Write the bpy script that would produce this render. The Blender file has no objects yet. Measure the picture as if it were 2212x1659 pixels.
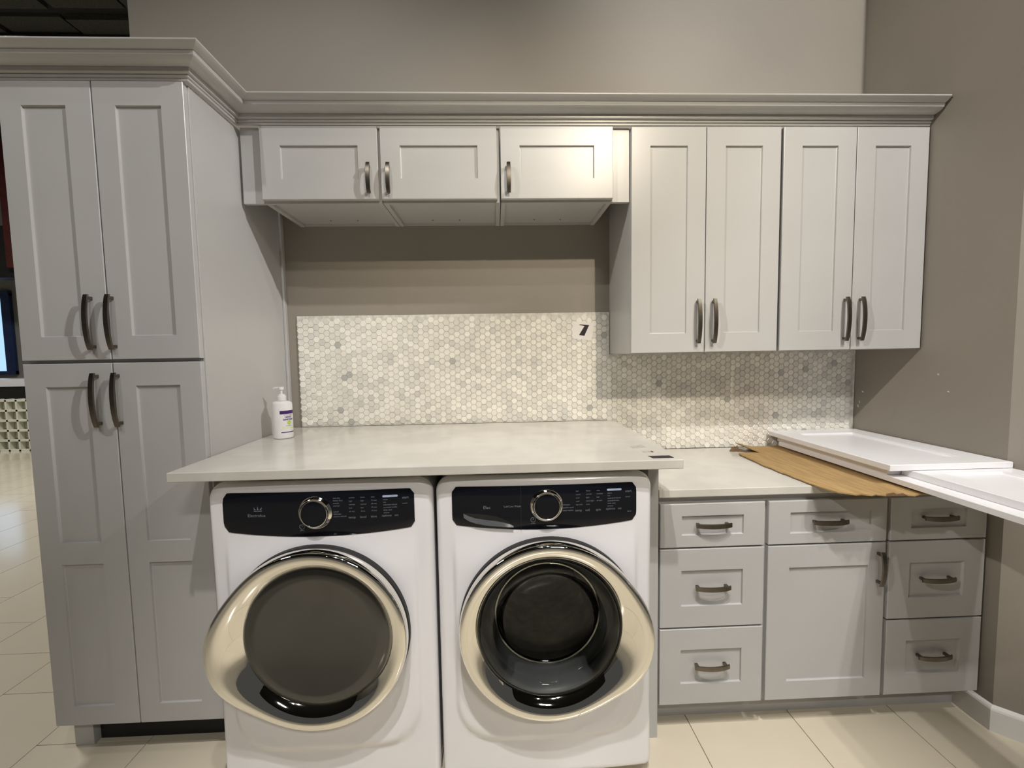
import bpy, bmesh, math, random
from mathutils import Vector, Matrix
random.seed(7)
I = 0.0254
SC = bpy.context.scene
COL = SC.collection
R = math.radians

# ------------------------------------------------------------------ camera
cam_d = bpy.data.cameras.new('camera'); cam = bpy.data.objects.new('camera', cam_d); COL.objects.link(cam)
cam_d.sensor_fit = 'HORIZONTAL'; cam_d.sensor_width = 36.0; cam_d.lens = 965.87 / 2212 * 36.0
cam_d.clip_start = 0.02; cam_d.clip_end = 200
P_, Y_, L_ = R(3.981), R(2.138), R(-0.99)
fw = Vector((math.sin(Y_)*math.cos(P_), math.cos(Y_)*math.cos(P_), -math.sin(P_)))
rt = fw.cross(Vector((0, 0, 1))).normalized(); up = rt.cross(fw)
r2 = rt*math.cos(L_) + up*math.sin(L_); u2 = -rt*math.sin(L_) + up*math.cos(L_)
mw = Matrix((r2, u2, -fw)).transposed().to_4x4(); mw.translation = Vector((38.288, -84.189, 54.704))*I
cam.matrix_world = mw
SC.camera = cam

# ------------------------------------------------------------------ world, exposure, room lamps and added fill lights
SC.view_settings.view_transform = 'Standard'; SC.view_settings.look = 'None'
SC.view_settings.gamma = 1.0; SC.view_settings.use_curve_mapping = False
SC.view_settings.exposure = 0.0
W = bpy.data.worlds.new('hall'); SC.world = W; W.use_nodes = True
bg = W.node_tree.nodes['Background']; bg.inputs[0].default_value = (1.0, 0.98, 0.95, 1); bg.inputs[1].default_value = 0.06

def spot(name, loc, tgt, power, col, size, blend, rad):
    d = bpy.data.lights.new(name, 'SPOT'); d.energy = power; d.color = col
    d.spot_size = R(size); d.spot_blend = blend; d.shadow_soft_size = rad
    o = bpy.data.objects.new(name, d); COL.objects.link(o)
    o.location = Vector(loc)*I
    o.rotation_euler = (Vector(tgt) - Vector(loc)).to_track_quat('-Z', 'Y').to_euler()
    return o
def area(name, loc, tgt, power, col, sx, sy):
    d = bpy.data.lights.new(name, 'AREA'); d.energy = power; d.color = col; d.shape = 'RECTANGLE'; d.size = sx*I; d.size_y = sy*I
    o = bpy.data.objects.new(name, d); COL.objects.link(o); o.location = Vector(loc)*I
    o.rotation_euler = (Vector(tgt) - Vector(loc)).to_track_quat('-Z', 'Y').to_euler(); return o
spot('track_or_fill_spot', (-120, -150, 192), (108, -22, 74), 760, (1.0, 0.95, 0.90), 26, 0.8, 0.05)  # unseen spot added to brighten the right wall
spot('track_or_fill_spot', (200, -120, 192), (2, -12, 84), 850, (1.0, 0.98, 0.96), 22, 0.8, 0.05)  # added from far right to light the pantry side panel
spot('track_or_fill_spot', (120, -130, 200), (96, -52, 0), 200, (1.0, 0.97, 0.94), 36, 0.9, 0.05)  # fill spot put in to lift the floor at right
spot('track_or_fill_spot', (36, -106, 205), (38, -38, 4), 520, (1.0, 0.965, 0.94), 36, 0.8, 0.045)
spot('track_or_fill_spot', (89, -155, 147), (56, -10, 74), 340, (1.0, 0.87, 0.66), 36, 1.0, 0.04)
spot('track_or_fill_spot', (56, -112, 192), (52, -34, 14), 280, (1.0, 0.97, 0.93), 38, 0.9, 0.045)  # added low-aimed fill for machine fronts and base cabinets
spot('track_or_fill_spot', (0, -150, 192), (2, -20, 88), 150, (1.0, 0.97, 0.93), 34, 0.9, 0.045)  # extra fill added for the upper pantry doors
spot('track_or_fill_spot', (150, -90, 192), (0, -10, 70), 90, (1.0, 0.97, 0.95), 24, 0.9, 0.045)  # weak added fill across the pantry side
spot('track_or_fill_spot', (110, -140, 192), (106, -16, 62), 500, (1.0, 0.97, 0.93), 34, 0.9, 0.045)  # fill added for the upper cabinets in the right corner
spot('track_or_fill_spot', (110, -150, 170), (90, 0, 130), 450, (1.0, 0.97, 0.93), 34, 0.9, 0.045)  # unseen wash light added for the upper back wall
area('hall_fill', (-190, 90, 208), (-190, 90, 0), 270, (1, .98, .95), 70, 40)  # unseen ceiling light added to lighten the far showroom
area('hall_fill', (-150, -60, 208), (-150, -60, 0), 30, (1, .98, .95), 50, 12)  # small added fill over the left floor, source unseen
area('hall_fill', (100, -230, 208), (100, -230, 0), 140, (1, .97, .93), 50, 12)  # added behind the camera in place of blocked ambient light

# ------------------------------------------------------------------ materials
def mat(name, base=(.8, .8, .8), rough=.5, metal=0.0, spec=.5, coat=0.0, noise=None, bump=None, emit=None, trans=0.0, alpha=1.0):
    m = bpy.data.materials.new(name); m.use_nodes = True; nt = m.node_tree; b = nt.nodes['Principled BSDF']
    b.inputs['Base Color'].default_value = (*base, 1); b.inputs['Roughness'].default_value = rough
    b.inputs['Metallic'].default_value = metal; b.inputs['Specular IOR Level'].default_value = spec
    b.inputs['Coat Weight'].default_value = coat; b.inputs['Coat Roughness'].default_value = .08
    b.inputs['Transmission Weight'].default_value = trans; b.inputs['Alpha'].default_value = alpha
    if noise or bump:
        tc = nt.nodes.new('ShaderNodeTexCoord')
    if noise:   # (scale, other colour, contrast lo, hi)
        n = nt.nodes.new('ShaderNodeTexNoise'); n.inputs['Scale'].default_value = noise[0]; n.inputs['Detail'].default_value = 5
        r = nt.nodes.new('ShaderNodeValToRGB'); r.color_ramp.elements[0].color = (*noise[1], 1); r.color_ramp.elements[1].color = (*base, 1)
        r.color_ramp.elements[0].position = noise[2]; r.color_ramp.elements[1].position = noise[3]
        nt.links.new(tc.outputs['Object'], n.inputs['Vector']); nt.links.new(n.outputs['Fac'], r.inputs['Fac']); nt.links.new(r.outputs['Color'], b.inputs['Base Color'])
    if bump:
        n2 = nt.nodes.new('ShaderNodeTexNoise'); n2.inputs['Scale'].default_value = bump[0]; n2.inputs['Detail'].default_value = 3
        bp = nt.nodes.new('ShaderNodeBump'); bp.inputs['Strength'].default_value = bump[1]; bp.inputs['Distance'].default_value = 0.002
        nt.links.new(tc.outputs['Object'], n2.inputs['Vector']); nt.links.new(n2.outputs['Fac'], bp.inputs['Height']); nt.links.new(bp.outputs['Normal'], b.inputs['Normal'])
    if emit:
        b.inputs['Emission Color'].default_value = (*emit[0], 1); b.inputs['Emission Strength'].default_value = emit[1]
    return m
GREY = mat('grey cabinet paint', (.49, .482, .468), .30, noise=(3, (.465, .457, .443), .35, .65), bump=(260, .03))
GREYIN = mat('cabinet interior', (.40, .39, .37), .6, noise=(5, (.36, .35, .33), .3, .7))
WALL = mat('taupe wall paint', (.30, .268, .225), .5, noise=(1.2, (.278, .248, .208), .3, .7), bump=(120, .12))
QUARTZ = mat('white quartz', (.64, .615, .56), .16, noise=(7, (.59, .565, .51), .42, .6), bump=(60, .01))
NICKEL = mat('brushed nickel', (.22, .195, .16), .32, 1.0, noise=(30, (.17, .15, .12), .3, .7))
WHITEP = mat('white appliance enamel', (.90, .885, .90), .22, coat=.5, noise=(2, (.885, .87, .885), .4, .6))
WHITED = mat('white door paint', (.86, .85, .86), .3, noise=(4, (.83, .82, .83), .4, .6))
CHROME = mat('polished chrome', (.90, .875, .81), .035, 1.0, bump=(14, .04))
STEEL = mat('drum steel', (.36, .34, .29), .28, .75, noise=(20, (.28, .265, .225), .4, .6))
BLACKG = mat('gloss black panel', (.006, .007, .011), .10, spec=.35, coat=0, noise=(6, (.006, .007, .011), .4, .6))
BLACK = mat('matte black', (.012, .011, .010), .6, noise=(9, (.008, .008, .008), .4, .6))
SMOKE = mat('smoked glass', (.045, .042, .034), .07, coat=.6, noise=(4, (.036, .034, .028), .3, .7))
RUBBER = mat('grey gasket rubber', (.16, .165, .175), .4, noise=(8, (.13, .135, .145), .4, .6))
LEGEND = mat('legend print', (.22, .24, .28), .5, noise=(90, (.17, .19, .23), .3, .7))
LEGENDB = mat('bright legend bar', (.42, .50, .66), .4, noise=(90, (.35, .42, .58), .3, .7))
CARD = mat('corrugated cardboard', (.44, .29, .125), .85, noise=(9, (.35, .22, .085), .38, .62), bump=(60, .6))
_t = CARD.node_tree; _mp = _t.nodes.new('ShaderNodeMapping'); _mp.inputs['Scale'].default_value = (9, 1, 3)
for _n in [n for n in _t.nodes if n.type == 'TEX_NOISE']: _t.links.new(_mp.outputs[0], _n.inputs['Vector'])
_t.links.new([n for n in _t.nodes if n.type == 'TEX_COORD'][0].outputs['Object'], _mp.inputs[0])
CARDE = mat('cardboard torn edge', (.20, .12, .06), .9, noise=(40, (.12, .07, .035), .3, .7))
FLOORM = mat('cream porcelain', (.68, .61, .475), .13, noise=(2.2, (.645, .575, .445), .35, .65))
GROUT = mat('floor grout', (.20, .17, .12), .8, noise=(40, (.16, .13, .09), .3, .7))
MGROUT = mat('mosaic grout', (.80, .775, .71), .75, noise=(60, (.54, .52, .46), .3, .7))
PAPER = mat('white paper', (.86, .83, .80), .6, noise=(12, (.83, .80, .77), .4, .6))
INK = mat('black ink', (.012, .008, .012), .45, noise=(50, (.02, .014, .02), .3, .7))
PLASTW = mat('white bottle plastic', (.82, .79, .78), .3, coat=.2, noise=(7, (.80, .77, .76), .4, .6))
PURPLE = mat('purple label', (.055, .012, .13), .45, noise=(40, (.045, .01, .11), .3, .7))
LIME = mat('lime label', (.50, .66, .14), .5, noise=(40, (.46, .62, .12), .3, .7))
LIMEP = mat('pale lime label', (.74, .80, .52), .5, noise=(40, (.72, .78, .50), .3, .7))
BASEB = mat('white baseboard paint', (.78, .76, .73), .35, noise=(5, (.75, .73, .70), .4, .6))
CEILM = mat('dark ceiling mesh', (.055, .057, .046), .8, noise=(60, (.03, .031, .024), .35, .65))
CEILB = mat('black ceiling beam', (.012, .012, .010), .8, noise=(20, (.008, .008, .007), .35, .65))
SMUDGE = mat('glue residue', (.33, .28, .25), .6, noise=(300, (.58, .54, .49), .42, .52))
RACKM = mat('cream display rack', (.72, .72, .60), .5, noise=(8, (.68, .68, .56), .4, .6))
CELLM = mat('rack sample tile', (.46, .46, .36), .4, noise=(8, (.40, .40, .30), .4, .6))
NAVY = mat('navy window frame', (.02, .04, .12), .4, noise=(8, (.016, .03, .10), .4, .6))
SKYW = mat('daylit window pane', (.2, .3, .4), .2, emit=((.42, .66, 1.0), 1.1))
WARMD = mat('dark red display board', (.08, .015, .012), .6, noise=(8, (.06, .012, .01), .4, .6))
FARW = mat('far hall wall', (.30, .29, .26), .7, noise=(1, (.27, .26, .235), .4, .6))
LAMPG = mat('lit lamp shade', (.8, .8, .75), .5, emit=((1, .97, .88), 1.2))
MTILE = bpy.data.materials.new('marble hex tile'); MTILE.use_nodes = True
_nt = MTILE.node_tree; _b = _nt.nodes['Principled BSDF']; _a = _nt.nodes.new('ShaderNodeAttribute'); _a.attribute_name = 'shade'
_n = _nt.nodes.new('ShaderNodeTexNoise'); _n.inputs['Scale'].default_value = 70; _tc = _nt.nodes.new('ShaderNodeTexCoord')
_mx = _nt.nodes.new('ShaderNodeMix'); _mx.data_type = 'RGBA'; _mx.blend_type = 'MULTIPLY'; _mx.inputs[0].default_value = .10
_nt.links.new(_tc.outputs['Object'], _n.inputs['Vector']); _nt.links.new(_a.outputs['Color'], _mx.inputs[6]); _nt.links.new(_n.outputs['Fac'], _mx.inputs[7])
_nt.links.new(_mx.outputs[2], _b.inputs['Base Color']); _b.inputs['Roughness'].default_value = .25
GLASS = bpy.data.materials.new('clear door glass'); GLASS.use_nodes = True
_nt = GLASS.node_tree; _nt.nodes.remove(_nt.nodes['Principled BSDF']); _out = _nt.nodes['Material Output']
_tr = _nt.nodes.new('ShaderNodeBsdfTransparent'); _tr.inputs[0].default_value = (.62, .63, .60, 1)
_gl = _nt.nodes.new('ShaderNodeBsdfGlossy'); _gl.inputs['Roughness'].default_value = .02
_fr = _nt.nodes.new('ShaderNodeFresnel'); _fr.inputs[0].default_value = 1.45; _mm = _nt.nodes.new('ShaderNodeMixShader')
_nt.links.new(_fr.outputs[0], _mm.inputs[0]); _nt.links.new(_tr.outputs[0], _mm.inputs[1]); _nt.links.new(_gl.outputs[0], _mm.inputs[2]); _nt.links.new(_mm.outputs[0], _out.inputs[0])

# ------------------------------------------------------------------ helpers (all coordinates in inches)
class M:
    def __init__(s): s.v = []; s.f = []; s.m = []
    def quad(s, a, b, c, d, k=0):
        n = len(s.v); s.v += [a, b, c, d]; s.f.append((n, n+1, n+2, n+3)); s.m.append(k)
    def poly(s, pts, k=0):
        n = len(s.v); s.v += list(pts); s.f.append(tuple(range(n, n+len(pts)))); s.m.append(k)
    def box(s, x0, y0, z0, x1, y1, z1, k=0, bev=0.0):
        if x0 > x1: x0, x1 = x1, x0
        if y0 > y1: y0, y1 = y1, y0
        if z0 > z1: z0, z1 = z1, z0
        if not bev:
            n = len(s.v)
            s.v += [(x, y, z) for z in (z0, z1) for y in (y0, y1) for x in (x0, x1)]
            for f in ((0, 2, 3, 1), (4, 5, 7, 6), (0, 1, 5, 4), (2, 6, 7, 3), (0, 4, 6, 2), (1, 3, 7, 5)):
                s.f.append(tuple(n+i for i in f)); s.m.append(k)
            return s
        bm = bmesh.new(); bmesh.ops.create_cube(bm, size=1.0)
        for v in bm.verts: v.co = Vector(((x0+x1)/2+v.co.x*(x1-x0), (y0+y1)/2+v.co.y*(y1-y0), (z0+z1)/2+v.co.z*(z1-z0)))
        bmesh.ops.bevel(bm, geom=bm.edges[:], offset=bev, segments=2, affect='EDGES', profile=.5)
        s.addbm(bm, k); return s
    def addbm(s, bm, k=0, mtx=None):
        n = len(s.v); bm.verts.index_update()
        s.v += [tuple((mtx @ v.co) if mtx else v.co) for v in bm.verts]
        for f in bm.faces: s.f.append(tuple(n+v.index for v in f.verts)); s.m.append(k)
        bm.free()
    def prism(s, pts, ax, a, b, k=0):
        """extrude a 2D outline along an axis"""
        def p(q, t): return {'x': (t, q[0], q[1]), 'y': (q[0], t, q[1]), 'z': (q[0], q[1], t)}[ax]
        n = len(s.v); N = len(pts)
        s.v += [p(q, a) for q in pts] + [p(q, b) for q in pts]
        s.f.append(tuple(range(n+N-1, n-1, -1))); s.f.append(tuple(range(n+N, n+2*N))); s.m += [k, k]
        for i in range(N):
            j = (i+1) % N; s.f.append((n+i, n+j, n+N+j, n+N+i)); s.m.append(k)
        return s
    def rings(s, rings, close=True, cap0=False, cap1=False, k=0):
        n = len(s.v); N = len(rings[0])
        for r in rings: s.v += list(r)
        for a in range(len(rings)-1):
            for i in range(N if close else N-1):
                j = (i+1) % N; s.f.append((n+a*N+i, n+a*N+j, n+(a+1)*N+j, n+(a+1)*N+i)); s.m.append(k)
        if cap0: s.f.append(tuple(n+i for i in range(N-1, -1, -1))); s.m.append(k)
        if cap1: s.f.append(tuple(n+(len(rings)-1)*N+i for i in range(N))); s.m.append(k)
        return s
    def lathe(s, prof, c=(0, 0, 0), ax='z', N=40, sx=1, sy=1, k=0):
        rs = []
        for r, h in prof:
            ring = []
            for i in range(N):
                t = 2*math.pi*i/N; a, b = r*math.cos(t)*sx, r*math.sin(t)*sy
                ring.append((c[0]+a, c[1]+b, c[2]+h) if ax == 'z' else (c[0]+a, c[1]+h, c[2]+b))
            rs.append(ring)
        s.rings(rs, k=k, cap0=prof[0][0] > 0 and False); return s
    def mesh(s, name, mats, smooth=False, angle=35):
        me = bpy.data.meshes.new(name); me.from_pydata([(x*I, y*I, z*I) for x, y, z in s.v], [], s.f)
        for m in (mats if isinstance(mats, (list, tuple)) else [mats]): me.materials.append(m)
        me.polygons.foreach_set('material_index', s.m)
        bm = bmesh.new(); bm.from_mesh(me); bmesh.ops.remove_doubles(bm, verts=bm.verts[:], dist=1e-5)
        bmesh.ops.recalc_face_normals(bm, faces=bm.faces[:])
        if smooth:
            for f in bm.faces: f.smooth = True
            for e in bm.edges:
                if len(e.link_faces) == 2 and e.calc_face_angle(0) > R(angle): e.smooth = False
        bm.to_mesh(me); bm.free(); me.update(); return me
    def build(s, name, mats, parent=None, loc=None, rot=None, smooth=False, angle=35):
        o = bpy.data.objects.new(name, s.mesh(name, mats, smooth, angle)); COL.objects.link(o)
        if parent: o.parent = parent
        if loc: o.location = Vector(loc)*I
        if rot: o.rotation_euler = rot
        return o
def tag(o, label, cat, group=None, kind=None):
    o['label'] = label; o['category'] = cat
    if group: o['group'] = group
    if kind: o['kind'] = kind
    return o
def thing(name, loc, label, cat, group=None, rz=0):
    o = bpy.data.objects.new(name, None); COL.objects.link(o); o.location = Vector(loc)*I; o.rotation_euler = (0, 0, rz)
    o.empty_display_size = .05
    return tag(o, label, cat, group)
def struct(o): o['kind'] = 'structure'; return o
def copyobj(o, parent, loc=None, rot=None):
    c = o.copy(); COL.objects.link(c); c.parent = parent
    if loc: c.location = Vector(loc)*I
    if rot is not None: c.rotation_euler = rot
    return c

def text_geo(s, size, bold=0.0):
    cu = bpy.data.curves.new('t', 'FONT'); cu.body = s; cu.size = size; cu.resolution_u = 2; cu.offset = bold
    o = bpy.data.objects.new('t', cu); COL.objects.link(o)
    dg = bpy.context.evaluated_depsgraph_get(); me = bpy.data.meshes.new_from_object(o.evaluated_get(dg))
    vs = [(v.co.x, v.co.y) for v in me.vertices]; fs = [tuple(p.vertices) for p in me.polygons]
    bpy.data.objects.remove(o); bpy.data.curves.remove(cu); bpy.data.meshes.remove(me)
    return vs, fs
def put_text(mb, s, size, x, z, fn, k=0, align='L', squash=1.0, bold=0.0):
    vs, fs = text_geo(s, size, bold)
    if not vs: return
    w = max(v[0] for v in vs)*squash; off = {'L': 0, 'C': -w/2, 'R': -w}[align]; n = len(mb.v)
    mb.v += [fn(x+off+a*squash, z+b) for a, b in vs]
    for f in fs: mb.f.append(tuple(n+i for i in f)); mb.m.append(k)

# ------------------------------------------------------------------ floor
GX0, PX, PY = 65.75, 15.65, 31.5
base = M().box(-420, -260, -1.2, 330, 330, -.12)
floor = struct(base.build('floor', GROUT))
tiles = []
for c in range(-32, 17):
    x0 = GX0 + (c-1)*PX
    yoff = -.5 + 10.5*(-8 - c + 1) - 10.5*0
    yoff = ((-.5 - 10.5*(c+7)) % PY)
    for r in range(-9, 11):
        y0 = yoff + r*PY
        if x0+PX < -400 or x0 > 310 or y0+PY < -240 or y0 > 310: continue
        tiles.append((x0, y0))
def dist(t):
    return math.hypot(t[0]+8-38, t[1]+16+84)
def tile_seen(t):   # rough wedge of what the camera sees of the floor
    cx, cy = t[0]+8, t[1]+16
    return (cy < -5 and cx > 55) or (cx < 5) 
tile_me = M().box(.05, .05, -.35, PX-.05, PY-.05, 0, bev=.05).mesh('tile', FLOORM)
vis = sorted([t for t in tiles if tile_seen(t)], key=dist)[:230]
vset = set(vis); rest = M()
for t in tiles:
    if t in vset:
        o = bpy.data.objects.new('tile', tile_me); COL.objects.link(o); o.parent = floor; o.location = (t[0]*I, t[1]*I, 0)
    else:
        rest.box(t[0]+.05, t[1]+.05, -.35, t[0]+PX-.05, t[1]+PY-.05, 0)
o = rest.build('distant_tiles', FLOORM, floor); o['kind'] = 'stuff'

# ------------------------------------------------------------------ walls, baseboards, ceiling
RW = 108.0
struct(M().box(-24, 0, 0, RW+6, 6, 214).build('wall_back', WALL))
wr = M().box(RW, -26.6, 0, RW+6, 0, 214).build('wall_right', WALL); struct(wr)
wa = M(); wa.prism([(RW, -26.6), (RW+22, -48.6), (RW+26, -44.6), (RW+6, -24.6)], 'z', 0, 214)
struct(wa.build('wall_angled', WALL))
chip = M()
for (y, z, w, h) in ((-2.2, 46.2, .5, .35), (-1.2, 43.4, .45, .55), (-1.5, 44.2, .2, .5), (-16.5, 50.2, .3, .3), (-18.2, 47.6, .35, .2)):
    chip.prism([(y-w/2, z-h/2), (y+w/3, z-h/2.4), (y+w/2, z+h/3), (y-w/5, z+h/2)], 'x', RW-.02, RW+.02)
c_ = chip.build('scuff', MGROUT, wr)
bb = M(); prof = [(0, 0), (.55, 0), (.55, 3.1), (.45, 3.35), (.25, 3.6), (0, 3.7)]
def bb_run(p, q):
    d = Vector((q[0]-p[0], q[1]-p[1])).normalized(); n = Vector((-d.y, d.x))
    m_ = M()
    return d, n
def bb_build(name, pts, mitre0, mitre1, nrm):
    m_ = M(); r0 = []; r1 = []
    for o_, z in prof:
        r0.append((pts[0][0]+mitre0[0]*o_, pts[0][1]+mitre0[1]*o_, z)); r1.append((pts[1][0]+mitre1[0]*o_, pts[1][1]+mitre1[1]*o_, z))
    m_.rings([r0, r1], close=True, cap0=True, cap1=True)
    return struct(m_.build(name, BASEB))
tq = math.tan(R(22.5))
bb_build('baseboard_right', [(RW, -20.9), (RW, -26.6)], (-1, 0), (-1, -tq), None)
s_ = math.sqrt(.5)
bb_build('baseboard_angled', [(RW, -26.6), (RW+22, -48.6)], (-1, -tq), (-s_, -s_), None)
ceil = struct(M().box(-420, -420, 216, 330, 330, 218).build('ceiling', CEILB))
for i in range(9):
    for j in range(9):
        x0 = -330+i*34; y0 = 22+j*30
        if x0 > -30: continue
        M().box(x0+1.2, y0+1.5, 213.4+((i+j) % 3)*.6, x0+32.8, y0+26, 215.9).build('panel', CEILM, ceil)
for j in range(6):
    M().box(-330, 18+j*45, 206, -28, 22.5+j*45, 213.2).build('beam', CEILB, ceil)

# ------------------------------------------------------------------ cabinet parts
def front(w, h, t, panels, rec=.32, bev=.13, ch=.07):
    """shaker front: lies in x 0..w, z 0..h, back at y=0, face at y=-t; panels = recessed rectangles (x0,z0,x1,z1)"""
    m_ = M()
    xs = sorted({ch, w-ch, *[p[0] for p in panels], *[p[2] for p in panels]}); zs = sorted({ch, h-ch, *[p[1] for p in panels], *[p[3] for p in panels]})
    for a in range(len(xs)-1):
        for b in range(len(zs)-1):
            cx, cz = (xs[a]+xs[a+1])/2, (zs[b]+zs[b+1])/2
            if any(p[0] < cx < p[2] and p[1] < cz < p[3] for p in panels): continue
            m_.quad((xs[a], -t, zs[b]), (xs[a+1], -t, zs[b]), (xs[a+1], -t, zs[b+1]), (xs[a], -t, zs[b+1]))
    def rect(x0, z0, x1, z1, y): return [(x0, y, z0), (x1, y, z0), (x1, y, z1), (x0, y, z1)]
    for p in panels:
        # split the outer rim so the vertices meet the grid
        m_.rings([rect(*p, -t), rect(p[0]+bev*.35, p[1]+bev*.35, p[2]-bev*.35, p[3]-bev*.35, -t+rec*.9), rect(p[0]+bev, p[1]+bev, p[2]-bev, p[3]-bev, -t+rec)], cap1=True)
    m_.rings([rect(ch, ch, w-ch, h-ch, -t), rect(0, 0, w, h, -t+ch), rect(0, 0, w, h, 0)], cap1=True)
    return m_
def handle_bm(L, proj=1.25, wd=.6):
    """arched bar pull standing along z, centred, mounted on y=0, projecting to -y"""
    m_ = M(); N = 18; rs = []
    for i in range(N+1):
        u = -1+2*i/N; z = u*L/2; y = -(proj*.62 + proj*.38*(1-u*u)**.8); hw = wd/2*(1+.12*(1-u*u)); th = .20
        rs.append([(-hw, y+th/2, z), (-hw+.05, y-th/2, z), (hw-.05, y-th/2, z), (hw, y+th/2, z)])
    m_.rings(rs, cap0=True, cap1=True)
    for s in (-1, 1):
        zc = s*(L/2-.42); m_.box(-.17, -proj*.72, zc-.2, .17, 0, zc+.2, bev=.03)
    return m_
H7 = handle_bm(7.0).mesh('handle', NICKEL, True, 40); H5 = handle_bm(4.9).mesh('handle', NICKEL, True, 40); H44 = handle_bm(4.5, 1.15).mesh('handle', NICKEL, True, 40)
def add_handle(parent, me, x, z, y, horiz=False):
    o = bpy.data.objects.new('handle', me); COL.objects.link(o); o.parent = parent; o.location = Vector((x, y, z))*I
    if horiz: o.rotation_euler = (0, R(90), 0)
    return o
T = .77
def add_front(root, kind, x, z, w, h, y, panels, hd=None):
    """hd = (mesh, x, z, horizontal) in front-local inches"""
    d = front(w, h, T, panels).build(kind, GREY, root, (x, y, z), smooth=False)
    if hd: add_handle(d, hd[0], hd[1], hd[2], -T + (.32 if hd[4] else 0) if len(hd) > 4 else -T, hd[3])
    return d
def carcass(w, d, h, t=.7, bot=.5, kick=None, front_frame=1.5):
    m_ = M()
    m_.box(0, -d, 0, t, 0, h, bev=.04); m_.box(w-t, -d, 0, w, 0, h, bev=.04)
    m_.box(t, -d+.02, h-t, w-t, 0, h-.02); m_.box(t, -d+.8, bot, w-t, -.3, bot+t); m_.box(t, -.3, 0.1, w-t, -.02, h-t)
    m_.box(t, -d, .02, w-t, -d+.75, bot+t+.4); m_.box(t, -d, h-1.5, w-t, -d+.75, h-.02)
    return m_

# tall pantry cabinet ------------------------------------------------
pan = thing('pantry_cabinet', (-22.4, 0, 0), 'tall grey pantry cabinet with four shaker doors left of the washers', 'cabinet')
m_ = M(); m_.box(0, -23.5, 4.6, 22.1, -.05, 89.25)
m_.box(0.1, -20.3, 0, 22.0, -.2, 4.6)
m_.build('carcass', GREY, pan)
M().box(22.12, -23.5, 0.0, 22.5, -.02, 89.25, bev=.05).build('side_panel', GREY, pan)
M().box(22.5, -1.0, 41.62, 22.95, -.02, 89.2, bev=.1).build('scribe_strip', GREY, pan)
M().box(0, -21.9, 0, 2.6, -20.3, 4.6, bev=.05).build('toe_block', GREY, pan)
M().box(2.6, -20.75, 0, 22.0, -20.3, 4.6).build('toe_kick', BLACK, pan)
for z, h, pn in ((54.75, 34.55, [(3.0, 3.0, 8.2, 31.6)]), (5.0, 49.3, [(3.0, 2.7, 8.2, 22.6), (3.0, 25.5, 8.2, 46.3)])):
    hz = 4.75 if z > 20 else 44.55
    for k, x in enumerate((0.0, 11.25)):
        pp = [(p[0]-(.35 if k == 0 else .3), p[1], p[2]+(-.2 if k == 0 else .1), p[3]) for p in pn]
        add_front(pan, 'door', x, z, 11.1, h, -23.55, pp, (H7, 9.25 if k == 0 else .62, hz, False))

# short wall cabinets over the washers --------------------------------
SH = [(3.7, 17.45, 'left'), (21.55, 17.65, 'mid'), (39.75, 17.4, 'right')]
SL = {'left': 'short grey wall cabinet beside the tall pantry, handle at its right', 'mid': 'short grey wall cabinet in the middle of three, over both washers',
      'right': 'short grey wall cabinet with warm lamp gleam, beside the tall upper cabinets'}
for x, w, nm in SH:
    c = thing('wall_cabinet', (x, 0, 78.05), SL[nm], 'cabinet', 'short wall cabinets over the washers')
    carcass({'left': 17.75, 'mid': 18.1, 'right': 17.4}[nm], 12.75, 11.2).build('carcass', GREY, c)
    hx = w-1.35 if nm == 'left' else 1.2
    add_front(c, 'door', 0, .35, w, 10.8, -12.8, [(2.95, 3.05, w-2.95, 7.95)], (H44, hx, 2.95, False))
    if nm == 'left': M().box(-3.15, -12.8, 0, -.05, -12.05, 11.2, bev=.03).build('filler_strip', GREY, c)
    if nm == 'right': M().box(w+.03, -12.8, 0, 60-x-w+w-.1, -12.05, 11.2, bev=.03).build('filler_strip', GREY, c)
    for sx in (w*.35, w*.62): M().lathe([(0, -.06), (.12, -.06), (.12, .1)], (sx, -2.2, .5), N=10).build('screw_head', BLACK, c)

# tall wall cabinets ---------------------------------------------------
for x, w, lb in ((60.0, 23.75, 'tall double-door grey wall cabinet beside the short ones over the washers'), (84.15, 23.6, 'tall double-door grey wall cabinet in the corner at the right wall')):
    c = thing('wall_cabinet', (x, 0, 54.2), lb, 'cabinet', 'tall wall cabinets over the base cabinets')
    carcass(w, 12.75, 35.0).build('carcass', GREY, c)
    dw = w/2-.1
    for k in (0, 1):
        add_front(c, 'door', 0.03+k*(w/2+.03), .1, dw, 34.85, -12.8, [(2.95, 3.05, dw-2.95, 32.0)], (H7, dw-1.2 if k == 0 else 1.2, 4.9, False))

# base cabinets --------------------------------------------------------
def base_cab(x, w, label, kind):
    c = thing('base_cabinet', (x, 0, 0), label, 'cabinet', 'grey base cabinets right of the washers')
    m_ = M(); m_.box(0, -24.3, 4.5, w, -.1, 34.6)
    m_.build('carcass', GREY, c)
    M().box(0, -21.6, 0, w, -20.9, 4.5).build('toe_kick', GREY, c)
    fx = .3; fwid = w-.55
    if kind == 'drawers':
        px = 3.0
        for z0, z1 in ((27.45, 33.6), (15.95, 27.2), (4.6, 15.7)):
            h = z1-z0; ins = 1.7 if h < 8 else 3.05
            add_front(c, 'drawer', fx, z0, fwid, h, -24.32, [(px, ins, fwid-px, h-ins)], (H5, fwid/2, h/2+(.15 if h > 8 else .1), True, True))
    else:
        add_front(c, 'drawer', fx, 27.45, fwid, 6.15, -24.32, [(3.05, 1.5, fwid-2.3, 4.5)], (H5, fwid/2+.15, 3.1, True, True))
        add_front(c, 'door', fx, 4.6, fwid, 22.6, -24.32, [(3.05, 2.75, fwid-2.5, 19.45)], (H5, fwid-1.15, 19.1, False))
    return c
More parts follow.
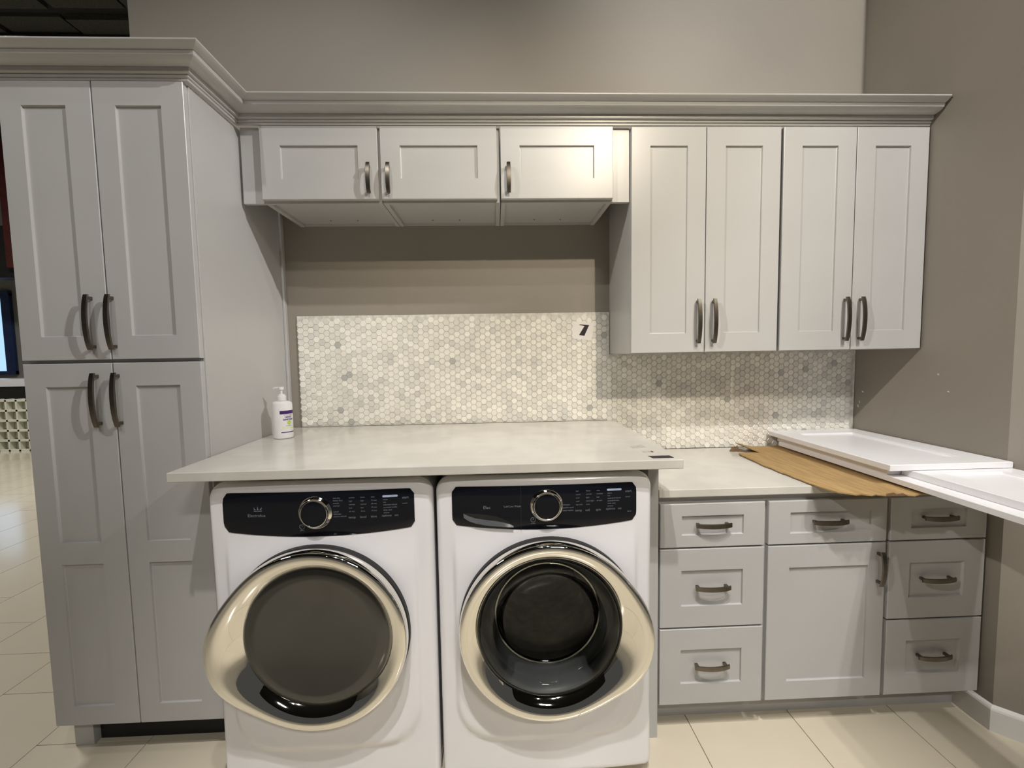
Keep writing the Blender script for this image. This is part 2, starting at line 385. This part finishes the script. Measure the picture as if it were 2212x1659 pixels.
base_cab(60.25, 15.25, 'grey three-drawer base cabinet right beside the washers', 'drawers')
base_cab(75.5, 17.5, 'grey base cabinet with one drawer over a single door, middle of three', 'door')
base_cab(93.0, 14.6, 'grey three-drawer base cabinet in the corner under the stacked white doors', 'drawers')
ep = M().box(58.75, -25.3, 0, 60.2, -.1, 40.4, bev=.05).build('end_panel', GREY)
tag(ep, 'thin upright grey end panel between the right washer and the drawers', 'panel')

# crown moulding -------------------------------------------------------
cp = [(0, 89.3), (.30, 89.3), (.32, 89.55), (.20, 89.60), (.46, 89.68), (.48, 89.93), (.34, 89.98), (.80, 90.06), (.86, 90.16), (.86, 90.60), (.72, 90.64),
      (1.2, 90.66), (1.75, 90.74), (2.2, 90.88), (2.48, 91.1), (2.6, 91.38), (2.62, 91.6), (2.78, 91.62), (3.1, 91.74), (3.5, 91.98), (3.6, 92.08), (3.62, 92.22), (3.5, 92.32), (.2, 92.35), (0, 92.3)]
path = [(-22.75, -1.0), (-22.75, -24.05), (.35, -24.05), (.35, -13.3), (107.6, -13.3)]
def crown_rings(path, k0, k1):
    rings = []
    def nrm(a, b):
        d = Vector((b[0]-a[0], b[1]-a[1])).normalized(); return Vector((d.y, -d.x))
    for i in (k0, k1):
        ns = []
        if i > 0: ns.append(nrm(path[i-1], path[i]))
        if i < len(path)-1: ns.append(nrm(path[i], path[i+1]))
        if len(ns) == 2: o_ = (ns[0]+ns[1])/(1+ns[0].dot(ns[1]))
        else: o_ = ns[0]
        rings.append([(path[i][0]+o_.x*d, path[i][1]+o_.y*d, z) for d, z in cp])
    return rings
cr = thing('crown_moulding', (0, 0, 0), 'stepped grey crown moulding running along the tops of all upper cabinets', 'moulding')
for i in range(4):
    M().rings(crown_rings(path, i, i+1), cap0=True, cap1=True).build('crown_run', GREY, cr, smooth=True, angle=28)

# ------------------------------------------------------------------ worktops
def slab(x0, y0, z0, x1, y1, z1, name, label):
    o = M().box(x0, y0, z0, x1, y1, z1, bev=.1).build(name, QUARTZ); return tag(o, label, 'worktop')
slab(.18, -32.05, 40.43, 60.76, -.42, 41.57, 'worktop', 'long white quartz worktop over the two washers')
slab(60.25, -25.4, 34.63, 107.9, -.42, 35.74, 'worktop', 'white quartz worktop on the base cabinets, under cardboard and loose doors')

# ------------------------------------------------------------------ hexagonal mosaic
mo = thing('mosaic_backsplash', (0, -.03, 0), 'off-white hexagonal marble mosaic sheet on the wall behind the worktops', 'mosaic')
m_ = M(); m_.box(2.2, -.20, 41.6, 59.9, 0, 62.05); m_.box(59.9, -.20, 35.8, 107.9, 0, 54.15)
m_.build('backing', MGROUT, mo)
CX, PZ = .953, 1.10
hexes = []
for c in range(0, 112):
    x = 2.72 + c*CX
    z = 36.3 + (PZ/2 if c % 2 else 0)
    while z < 61.6:
        if x < 59.45 and z > 42.1: hexes.append((x, z))
        elif x >= 59.45 and x < 107.4 and z < 53.7: hexes.append((x, z))
        z += PZ
PAL = [(.97, .94, .86), (.93, .90, .82), (.89, .86, .78), (.85, .82, .75), (.81, .785, .72), (.78, .76, .70), (.71, .695, .65), (.52, .515, .49)]
WT = [20, 16, 14, 18, 16, 10, 4, .9]
def blotch(x, z):
    return math.sin(x*.21+1.3)*math.cos(z*.33-.4)+.6*math.sin(x*.55+z*.4)
def hex_geo(m_, x, z, r=.60):
    def ring(rr, y): return [(x+rr*math.cos(math.pi/3*i), y, z+rr*math.sin(math.pi/3*i)) for i in range(6)]
    n0 = len(m_.f)
    m_.rings([ring(r, -.19), ring(r, -.27), ring(r*.9, -.325)], cap1=True); return len(m_.f)-n0
def paint(o_me, cols):
    at = o_me.color_attributes.new('shade', 'FLOAT_COLOR', 'CORNER')
    for p in o_me.polygons:
        for li in p.loop_indices: at.data[li].color = cols[p.index]
hm = []
for c in PAL:
    q = M(); hex_geo(q, 0, 0); me = bpy.data.meshes.new('hex_tile'); me.from_pydata([(a*I, b*I, d*I) for a, b, d in q.v], [], q.f); me.materials.append(MTILE)
    paint(me, [(*c, 1)]*len(q.f)); hm.append(me)
hexes.sort(key=lambda h: (h[0]-38.3)**2+(h[1]-54.7)**2 + (1e5 if h[0] > 60 and h[1] < 38 else 0))
rest = M(); cols = []
for n, (x, z) in enumerate(hexes):
    w_ = [a*math.exp((.5 if i > 3 else -.25)*blotch(x, z)) for i, a in enumerate(WT)]
    ci = random.choices(range(8), w_)[0]
    x += random.uniform(-.02, .02); z += random.uniform(-.02, .02)
    if n < 300:
        o = bpy.data.objects.new('hex_tile', hm[ci]); COL.objects.link(o); o.parent = mo; o.location = (x*I, 0, z*I)
    else:
        k = hex_geo(rest, x, z, .60); cols += [(*PAL[ci], 1)]*k
me = bpy.data.meshes.new('hex_tiles'); me.from_pydata([(a*I, b*I, d*I) for a, b, d in rest.v], [], rest.f); me.materials.append(MTILE); paint(me, cols)
o = bpy.data.objects.new('hex_tiles', me); COL.objects.link(o); o.parent = mo; o['kind'] = 'stuff'

# number card
nc = thing('number_card', (54.88, -.34, 58.6), 'white card printed with a bold black 7 on the mosaic', 'sign')
def sc(q): return ((q[0])/78.8, -(q[1])/78.8)
M().prism([sc(q) for q in [(-150, -140), (165, -115), (135, 145), (-160, 110)]], 'y', 0, -.05).build('card', PAPER, nc)
M().prism([sc(q) for q in [(-50, -97), (95, -82), (23, 73), (-57, 62), (25, -70), (-47, -85)]], 'y', -.05, -.06).build('numeral', INK, nc)

# ------------------------------------------------------------------ laundry machines
def rrect(w, z0, z1, r0, r1, N=9):
    """rounded outline, half width w, bottom radius r0, top radius r1; counter-clockwise from bottom right"""
    pts = []
    for cx, cz, r, a0 in ((w-r0, z0+r0, r0, -90), (w-r1, z1-r1, r1, 0), (-w+r1, z1-r1, r1, 90), (-w+r0, z0+r0, r0, 180)):
        for i in range(N+1):
            a = R(a0+90*i/N); pts.append((cx+r*math.cos(a), cz+r*math.sin(a)))
    out = []
    for i, p in enumerate(pts):      # subdivide long runs
        q = pts[(i+1) % len(pts)]; d = math.hypot(q[0]-p[0], q[1]-p[1]); n = max(1, int(d/.8))
        for k in range(n): out.append((p[0]+(q[0]-p[0])*k/n, p[1]+(q[1]-p[1])*k/n))
    return out
def sstep(a, b, x):
    t = min(1, max(0, (x-a)/(b-a))); return t*t*(3-2*t)
HW = 13.25
def bulge(x, z):
    b = -.55*(1-(x/HW)**2)
    # raised centre field with rounded lower corners
    dx = abs(x)-(11.2-4.6); dz = (11.0)-z
    d = math.hypot(max(dx, 0), max(dz, 0)) if (dx > 0 and dz > 0) else max(dx, dz)
    e = sstep(4.95, 4.35, d) * sstep(34, 28, z)
    return b - .38*e
def machine(cx, rcx, rz_, label, washer, HW=13.4):
    root = thing('washing_machine' if washer else 'tumble_dryer', (cx, -30.5, 0), label, 'washing machine' if washer else 'dryer')
    out = rrect(HW, .9, 39.75, .8, 1.9)
    cz = 20.3; S = [1-((i/34)**1.35) for i in range(35)]
    rings = []; hx = rcx-cx
    for s_ in S:
        ring = []
        for (x, z) in out:
            a_ = math.atan2(z-rz_, x-hx); mx, mz = hx+8.75*math.cos(a_), rz_+8.75*math.sin(a_)
            X = mx+(x-mx)*s_; Z = mz+(z-mz)*s_
            d = (1-s_)*math.hypot(x-mx, z-mz)
            y = bulge(X, Z) + (1.0*(1-math.sqrt(max(0, 1-(1-min(d, .9)/.9)**2))) if d < .9 else 0)
            ring.append((X, y, Z))
        rings.append(ring)
    m_ = M(); rings.append([(p[0], .6, p[2]) for p in rings[-1]]); m_.rings(rings); m_.build('front_panel', WHITEP, root, smooth=True, angle=60)
    m_ = M(); o2 = rrect(HW-.12, 1.0, 39.6, .5, 1.8)
    m_.rings([[(x, .7, z) for x, z in o2], [(x, 28.4, z) for x, z in o2]], cap0=True, cap1=True)
    # hollow mouth is left to the drum part: it sits in front of this shell
    if True:
        m_ = M(); mouth = []
        N = len(o2)
        for (x, z) in o2:
            a = math.atan2(z-rz_, x-(rcx-cx)); mouth.append(((rcx-cx)+8.7*math.cos(a), .7, rz_+8.7*math.sin(a)))
        m_.rings([mouth, [(x, .7, z) for x, z in o2], [(x, 28.4, z) for x, z in o2]], cap1=True)
    m_.build('housing', WHITEP, root, smooth=True, angle=40)
    for sx in (-1, 1):
        for y in (3, 25): M().lathe([(0, 0), (.9, 0), (.9, .4), (.4, .5), (.4, 1.1), (0, 1.1)], (sx*11, y, 0), N=14).build('foot', BLACK, root, smooth=True)
    # console
    x0, x1, zt = -11.35, 11.25, 38.62
    def cb(x): return 33.15 + .75*(x/11.3)**2
    top = []; bot = []; N = 48
    for i in range(N+1):
        x = x0+(x1-x0)*i/N; e = min(x-x0, x1-x); rr = .65
        c_ = rr-math.sqrt(max(0, rr*rr-(rr-min(e, rr))**2))
        top.append((x, zt-c_)); bot.append((x, cb(x)+c_))
    m_ = M(); K = 6
    for lay in range(1):
        rs = []
        for k in range(K+1):
            rs.append([(t[0], bulge(t[0], (t[1]+b[1])/2)-.22+(.16 if k in (0, K) else 0), b[1]+(t[1]-b[1])*(k/K if k not in (0, K) else k/K)) for t, b in zip(top, bot)])
        m_.rings(rs, close=False)
        m_.rings([rs[0], [(p[0], p[1]+.5, p[2]) for p in rs[0]]], close=False); m_.rings([rs[-1], [(p[0], p[1]+.5, p[2]) for p in rs[-1]]], close=False)
        m_.rings([[r[0] for r in rs], [(r[0][0], r[0][1]+.5, r[0][2]) for r in rs]], close=False); m_.rings([[r[-1] for r in rs], [(r[-1][0], r[-1][1]+.5, r[-1][2]) for r in rs]], close=False)
    con = m_.build('control_panel', BLACKG, root, smooth=True, angle=30)
    def on(x, z, d=.245): return (x, bulge(x, 36)-d, z)
    # knob
    kx, kz = (-.35, 36.15) if not washer else (.1, 36.2)
    ky = bulge(kx, 36)-.2
    M().lathe([(1.95, 0), (1.98, -.18), (1.84, -.34), (1.72, -.40), (1.66, -.55), (1.6, -.68), (1.52, -.70), (1.48, -.62)], (kx, ky, kz), ax='y', N=56).build('knob_ring', CHROME, con, smooth=True, angle=50)
    M().lathe([(1.5, -.6), (.9, -.66), (0, -.68)], (kx, ky, kz), ax='y', N=48).build('knob_face', BLACKG, con, smooth=True)
    # lettering
    t_ = M()
    def word(s, size, x, z, k=0, al='L', sq=1.0): put_text(t_, s, size, x, z, on, k, al, sq)
    if not washer:
        word('Electrolux', .52, -8.4, 35.75, al='L')
        for a in (-1, 0, 1):
            t_.poly([on(-7.15+a*.32-.1, 36.6), on(-7.15+a*.32+.1, 36.6), on(-7.15+a*.5, 36.95+.12*(a == 0))])
        t_.poly([on(-7.7, 36.5), on(-6.6, 36.5), on(-6.75, 36.42), on(-7.55, 36.42)])
        rows = [('wet dry', 37.75), ('heavy duty', 37.45), ('towels', 37.1), ('normal', 36.8), ('casual', 36.1), ('delicates', 35.8), ('instant refresh', 35.5)]
        cols_ = [(3.6, ['sanitize', 'high', 'normal', 'low', 'air dry'], 'temp'), (4.95, ['more', 'high', 'normal', 'less', 'damp'], 'level'), (6.2, ['auto', '75 min', '60 min', '40 min', '30 min'], 'time')]
        ox = 1.75
    else:
        word('Elec', .55, -7.6, 35.9, k=0)
        word('LuxCare Wash', .34, -5.1, 36.05)
        rows = [('delicates', 36.1), ('hand & wool', 35.75), ('clean washer', 35.4)]
        cols_ = [(3.7, ['hot', 'warm', 'cool', 'cold', 'tap cold'], 'temp'), (4.95, ['heavy', 'normal', 'light', 'extra light', 'rinse'], 'soil'), (6.25, ['max', 'medium', 'low', 'no spin', ''], 'spin')]
        ox = 2.05
        word('eco', .34, 10.1, 34.95)
    for s, z in rows: word(s, .26, ox, z)
    for x, ws, foot in cols_:
        for i, s in enumerate(ws):
            if s: word(s, .24, x, 37.75-.42*i)
        word(foot, .40, x-.1, 35.3)
    word('options', .38, 7.4, 35.35); word('set', .38, 8.9, 35.35)
    for i, s in enumerate(['status', 'eco', 'extended refresh', 'extended tumble' if not washer else 'extended rinse', 'delay start', 'volume']): word(s, .24, 7.6, 37.35-.32*i)
    word('start', .42, 9.85, 37.45); word('cancel', .24, 9.85, 36.8)
    word('power', .2, kx-1.9, 33.95)
    t_.build('legend', LEGEND, con)['kind'] = 'stuff'
    b_ = M(); pts = []
    for i in range(24):
        a = 2*math.pi*i/24; pts.append((8.45+(.78 if math.cos(a) > 0 else -.78)+.13*math.cos(a), 37.83+.13*math.sin(a)))
    b_.poly([on(x, z) for x, z in pts]); b_.build('status_bar', LEGENDB, con)
    p_ = M(); ring = lambda r: [on(kx-1.65+r*math.cos(2*math.pi*i/24), 34.45+r*math.sin(2*math.pi*i/24)) for i in range(24)]
    p_.rings([ring(.26), ring(.31)]); p_.poly([on(kx-1.68, 34.42), on(kx-1.62, 34.42), on(kx-1.62, 34.66), on(kx-1.68, 34.66)]); p_.build('power_button', LEGEND, con)
    if washer:
        s1 = M()
        s1.quad(on(-3.05, 33.2, .232), on(-2.99, 33.2, .232), on(-2.99, 38.6, .232), on(-3.05, 38.6, .232)); s1.build('drawer_seam', BLACK, con)
        dr = M(); up_ = [(-10.0, 35.4), (-9.2, 35.35), (-8.2, 35.3), (-7.0, 35.15), (-6.0, 34.95), (-5.1, 34.6), (-4.4, 34.2), (-3.95, 33.78)]
        lo_ = [(-9.95, 34.9), (-9.4, 34.5), (-8.6, 34.2), (-7.4, 33.95), (-6.2, 33.8), (-5.2, 33.72), (-4.4, 33.66), (-3.95, 33.64)]
        mid = [(-10.0, 35.35), (-9.3, 35.0), (-8.5, 34.75), (-7.4, 34.55), (-6.2, 34.4), (-5.2, 34.2), (-4.4, 33.95), (-3.95, 33.76)]
        dr.rings([[on(x, z, .235) for x, z in up_], [on(x, z, .235) for x, z in mid]], close=False); dr.build('drawer_grip', BLACK, con)
        d2 = M(); d2.rings([[on(x, z, .24) for x, z in mid], [on(x, z, .42) for x, z in lo_], [on(x, z-.12, .24) for x, z in lo_]], close=False); d2.build('grip_lip', mat('dark grey plastic', (.10, .105, .11), .3, noise=(8, (.09, .095, .10), .4, .6)), con, smooth=True)
    # door: chrome ring with a grip lobe on one side
    ox, oz = rcx-cx, rz_; side = math.pi if not washer else 0.0
    NT = 128; Ro, Ri = (10.9 if washer else 10.75), 8.35
    def lobe(t):
        d = (t-side+math.pi) % (2*math.pi)-math.pi
        d -= (-.15 if washer else .15)
        return 1.2*math.exp(-abs(d/.58)**2.6)
    pr = [(0, 0, -1.35, 1), (.08, 0, -1.75, 1), (.06, 0, -2.4, 1), (-.04, 0, -2.72, 1), (-.18, 0, -2.9, .97), (-.42, 0, -2.98, .9), (-.9, 0, -2.92, .65), (-1.35, 0, -2.72, .4), (-1.8, 0, -2.4, .15), (-2.15, 0, -2.0, .05), (-2.35, 0, -1.75, 0), (-2.42, 0, -1.6, 0)]
    rs = []
    for dr_, _, y, lf in pr:
        rs.append([(ox+(Ro+dr_+lobe(t)*lf)*math.cos(t), y-1.0*lobe(t)/1.2*min(1, lf*1.05)*(0 if y > -2 else 1 if y < -2.6 else .5)-.45, oz+(Ro+dr_+lobe(t)*lf)*math.sin(t)) for t in [2*math.pi*i/NT for i in range(NT)]])
    dd = M(); dd.rings(rs); door = dd.build('door', CHROME, root, smooth=True, angle=60)
    g = M(); g.rings([[(ox+(Ro+.02+lobe(t)*.2+e)*math.cos(t), y, oz+(Ro+.02+lobe(t)*.2+e)*math.sin(t)) for t in [2*math.pi*i/NT for i in range(NT)]] for e, y in ((.1, -1.0), (.1, -1.75), (-.3, -1.95))])
    g.build('door_gap_ring', BLACK, root, smooth=True)  # black ring stands in for the shaded gap behind the chrome door
    gl = M()
    if not washer:
        gl.lathe([(8.42, -2.17), (8.2, -2.3), (7.3, -2.42), (7.0, -2.35), (5.5, -1.95), (3.5, -1.6), (1.5, -1.45), (0.001, -1.42)], (ox, 0, oz), ax='y', N=80)
        gl.build('door_glass', SMOKE, door, smooth=True, angle=60)
    else:
        gl.lathe([(8.42, -2.15), (8.2, -2.4), (7.4, -2.55), (6.8, -2.0), (6.3, -.9), (6.0, .1), (5.4, .5), (3.5, .75), (1.5, .85), (0.001, .9)], (ox, 0, oz), ax='y', N=80)
        gl.build('door_glass', GLASS, door, smooth=True, angle=60)
        gk = M(); gk.lathe([(8.9, -1.2), (8.5, -.9), (8.3, .6), (7.8, .9), (7.4, 1.0), (7.1, 1.1), (6.95, 1.2), (6.8, 1.3), (6.75, 1.6), (6.9, 2.0)], (ox, 0, oz), ax='y', N=72)
        gk.build('gasket', RUBBER, root, smooth=True, angle=50)
        rg = M(); rg.lathe([(6.85, 1.3), (6.72, 1.1), (6.55, 1.15), (6.45, 1.5), (6.7, 1.9)], (ox, 0, oz), ax='y', N=72); rg.build('drum_rim', mat('bright steel', (.75, .74, .7), .15, 1.0, noise=(9, (.7, .69, .65), .4, .6)), root, smooth=True)
        dm = M(); dm.lathe([(6.6, 1.8), (8.6, 2.6), (8.9, 7), (8.9, 19), (8.3, 20.5), (6.5, 21), (0.001, 21.4)], (ox, 0, oz), ax='y', N=72); drum = dm.build('drum', STEEL, root, smooth=True, angle=50)
        for k in range(3):
            a = R(95+120*k); bx = M(); bx.box(-.5, 4.5, -1.6, .5, 18.5, 0, bev=.3)
            q = bx.build('drum_paddle', STEEL, drum, (ox+8.8*math.cos(a), 0, oz+8.8*math.sin(a)), (0, -(a-math.pi/2), 0), smooth=True)
    return root
machine(16.95, 16.55, 21.5, 'white front-load dryer with dark opaque door, beside the tall pantry', False)
machine(44.1, 44.35, 21.4, 'white front-load washer with see-through drum door, beside the drawer cabinet', True)

# ------------------------------------------------------------------ sanitizer bottle
bt = thing('sanitizer_bottle', (3.75, -10.9, 41.58), 'white hand sanitizer pump bottle with purple and lime label on the worktop', 'bottle')
m_ = M(); m_.lathe([(0.001, 0), (1.3, 0), (1.48, .12), (1.52, .35), (1.52, 5.4), (1.42, 5.75), (1.15, 5.95), (.62, 6.05), (.6, 6.15)], N=48, sy=.92); m_.build('body', PLASTW, bt, smooth=True)
cap = M(); cap.lathe([(.64, 6.08), (.68, 6.15), (.68, 6.85), (.5, 6.92), (.5, 7.12), (.22, 7.16), (.2, 7.2), (0.001, 7.2)], N=28); cap.build('collar', PLASTW, bt, smooth=True)
pm = M(); pm.lathe([(.16, 7.15), (.16, 7.8), (.36, 7.85), (.42, 8.2), (.40, 8.3), (0.001, 8.32)], N=20)
pm.rings([[(x, y*wd, z+h*.11+dz) for y, h in ((-.16, -1), (.16, -1), (.16, 1), (-.16, 1))] for x, wd, z, dz in ((.35, 1, 8.2, 0), (-.3, 1, 8.2, 0), (-.8, .8, 8.2, 0), (-1.15, .55, 8.13, 0), (-1.25, .5, 8.05, 0))], cap0=True, cap1=True)
pm.build('pump', PLASTW, bt, smooth=True)
def onb(a, z, d=.012, r=1.52):     # label centred on azimuth -40 deg, arc length a
    t = R(-33)+a/r; return ((r+d)*math.cos(t), (r+d)*math.sin(t)*.92, z)
def band(z0, z1, a0, a1, d=.012):
    b_ = M(); n = 14; b_.rings([[onb(a0+(a1-a0)*i/n, z, d) for i in range(n+1)] for z in (z0, z1)], close=False); return b_
band(4.0, 4.55, -1.3, 1.35).build('label_band', PURPLE, bt); band(1.0, 1.14, -1.2, 1.35).build('label_band', PURPLE, bt)
band(1.65, 1.95, -1.05, 1.2).build('label_strip', LIMEP, bt)
lt = M(); put_text(lt, 'HAND', .40, 0, 3.38, onb, 0, 'C', bold=.016); put_text(lt, 'SANITIZER', .36, 0, 3.0, onb, 0, 'C', bold=.016); put_text(lt, 'ANTIBACTERIAL', .2, 0, 3.78, onb, 0, 'C'); put_text(lt, 'VITAMIN E', .2, 0, 2.02, onb, 0, 'C')
lt.build('lettering', PURPLE, bt)
lc = M(); lc.poly([onb(.1+.36*math.cos(2*math.pi*i/28), 2.6+.36*math.sin(2*math.pi*i/28), .02) for i in range(28)]); lc.build('lime_dot', LIME, bt)

# stickers on the worktop end
sl = M(); sl.prism([(57.35, -31.1), (59.95, -31.05), (59.85, -29.9), (57.1, -29.85)], 'z', 41.575, 41.60)
tag(sl.build('sticker', INK), 'small black rectangular sticker at the front right corner of the long worktop', 'sticker')
sm = M()
for (x, y, w, d) in ((56.6, -25.2, 1.1, 1.4), (57.7, -25.0, .9, 1.9), (57.2, -28.0, 1.4, 1.1), (58.3, -27.9, .4, .8), (58.9, -28.4, .25, .4)):
    sm.prism([(x, y), (x+w, y+.1), (x+w*.9, y+d), (x+.1, y+d*.9)], 'z', 41.572, 41.582)
tag(sm.build('glue_residue', SMUDGE), 'pale leftover glue marks on the worktop behind the black sticker', 'residue')

# ------------------------------------------------------------------ cardboard and loose doors on the low worktop
cb_ = thing('cardboard_sheet', (82, -1, 35.76), 'torn brown corrugated cardboard sheet under the loose white doors', 'cardboard')
def sheet(pts, z, th, name, mm, lift=None):
    """irregular polygon, gridded so that it can curl"""
    bm = bmesh.new(); vs = [bm.verts.new((x, y, 0)) for x, y in pts]; bm.faces.new(vs)
    bmesh.ops.triangulate(bm, faces=bm.faces[:]); bmesh.ops.subdivide_edges(bm, edges=bm.edges[:], cuts=3, use_grid_fill=True)
    for v in bm.verts: v.co.z = z+(lift(v.co.x, v.co.y) if lift else 0)
    r = bmesh.ops.extrude_face_region(bm, geom=bm.faces[:])
    for e in r['geom']:
        if isinstance(e, bmesh.types.BMVert): e.co.z += th
    m_ = M(); m_.addbm(bm); return m_.build(name, mm, cb_)
random.seed(3)
edge = [(-.3, -5.6)]
for i in range(1, 16):
    t = i/16; edge.append((-.4-.4*math.sin(t*3.1)+random.uniform(-.12, .12), -5.6-20.4*t))
edge += [(-.1, -27.2), (.2, -28.2), (.9, -28.8), (1.6, -29.5), (2.4, -29.4), (3.2, -30.0), (4.1, -29.6), (4.9, -30.1), (5.6, -29.5), (6.6, -29.9), (7.6, -29.6), (8.8, -30.0), (9.6, -29.6), (14, -29.4), (14, -6.0), (9, -5.6), (5, -5.9), (2, -5.5)]
sheet(edge, 0.01, .16, 'main_sheet', CARD, lambda x, y: .12+.1*math.sin(x*.5))
sheet([(2.2, -5.4), (1.4, -3.6), (1.9, -2.6), (1.2, -1.6), (2.4, -.2), (14, -.2), (14, -6.4), (3.6, -6.6)], .14, .12, 'back_flap', CARD, lambda x, y: max(0, 3.6-x)*.5)
M().prism([(-.2, .0), (.3, .9), (.8, .7), (1.1, 1.25), (1.35, .6), (2.3, .35), (2.4, .2), (.4, -.02)], 'y', -3.2, -3.0).build('torn_end', CARDE, cb_, (1.0, 0, 0.02), (0, 0, R(-25)))
M().prism([(4.6, .0), (5.4, .32), (6.2, .42), (6.6, .2), (7.4, .3), (8.0, .0)], 'y', -29.9, -29.7).build('torn_fold', CARDE, cb_, (0, 0, .12))

def loose(x0, y0, x1, y1, z, pin, label, panels=None, rz=0, t=.75):
    w, d = x1-x0, y1-y0
    m_ = front(w, d, t, panels or [(pin, pin, w-pin, d-pin)], rec=.3, bev=.3)
    # lay it on its back: face (-y) becomes +z, height becomes +y
    m_.v = [(x, zz, -y) for x, y, zz in m_.v]
    o = m_.build('cabinet_door', WHITED, None, (x0, y0, z), (0, 0, rz)); return tag(o, label, 'cabinet door', 'loose white cabinet doors on the low worktop')
zb = 36.3
loose(91.8, -54.0, 107.75, -2.3, zb, 3.0, 'long white shaker door at the bottom of the stack, jutting out past the worktop')
loose(92.0, -25.6, 107.8, -1.6, zb+.77, 2.8, 'white door hidden under the topmost door, above the cardboard', t=1.0)
loose(93.9, -40.2, 107.8, -25.75, zb+.77, 2.9, 'short white panel door lying in front of the topmost door', t=.95)
loose(90.7, -27.4, 107.85, -.9, zb+1.79, 3.5, 'topmost white shaker door of the stack on the low worktop', t=.8)

# ------------------------------------------------------------------ far showroom, seen past the pantry
struct(M().box(-420, 300, 0, -25, 306, 214).build('wall_far', FARW))
struct(M().box(-420, -260, 0, -414, 300, 214).build('wall_left', FARW))
rk = thing('tile_rack', (-262, 196, 0), 'cream display rack of square sample cells on the far showroom floor', 'rack')
m_ = M(); n_c, n_r, cw = 7, 5, 6.1
for i in range(n_c+1): m_.box(-14+i*cw-.55, 0, 0, -14+i*cw+.55, 5, n_r*cw+1.5)
for j in range(n_r+1): m_.box(-14, 0, j*cw, -14+n_c*cw, 5, j*cw+1.1)
m_.build('frame', RACKM, rk); M().box(-14, 4, .2, -14+n_c*cw, 5, n_r*cw).build('back_board', CELLM, rk)
cs = M().box(-1.9, -.0, -1.9, 1.9, .8, 1.9, bev=.1).mesh('sample_tile', CELLM)
for i in range(n_c):
    for j in range(n_r):
        o = bpy.data.objects.new('sample_tile', cs); COL.objects.link(o); o.parent = rk; o.location = Vector((-14+(i+.5)*cw, 3.1, j*cw+3.5))*I
dc = thing('display_counter', (-285, 225, 0), 'black display counter with a pale top far behind the rack', 'counter')
M().box(-30, 0, 0, 60, 18, 38, bev=.4).build('body', BLACK, dc); M().box(-31, -1, 38, 61, 19, 43, bev=.3).build('top', WHITED, dc)
w1 = struct(M().box(-361, 297.2, 44, -354, 299.8, 110, bev=.2).build('window_1', NAVY))
m_ = M(); m_.box(-345, 297.2, 110, -312, 299.8, 114)
for x in (-412, -386): M().box(x-2.2, 296.6, 46, x+2.2, 299.9, 112).build('mullion', NAVY, w1)
M().box(-414, 296.6, 108, -354, 299.9, 112).build('head_rail', NAVY, w1); M().box(-414, 296.6, 44, -354, 299.9, 47).build('sill', NAVY, w1)
M().box(-414, 299.0, 47, -361, 299.6, 108).build('pane', SKYW, w1)
tag(M().box(-300, 245, 120, -268, 248, 214, bev=.3).build('display_board', WARMD), 'dark red hanging board high in the far showroom', 'board')
tag(M().box(-330, 250, 114, -285, 262, 150, bev=.3).build('black_cabinet', BLACK), 'black hanging box unit over the far window', 'cabinet')
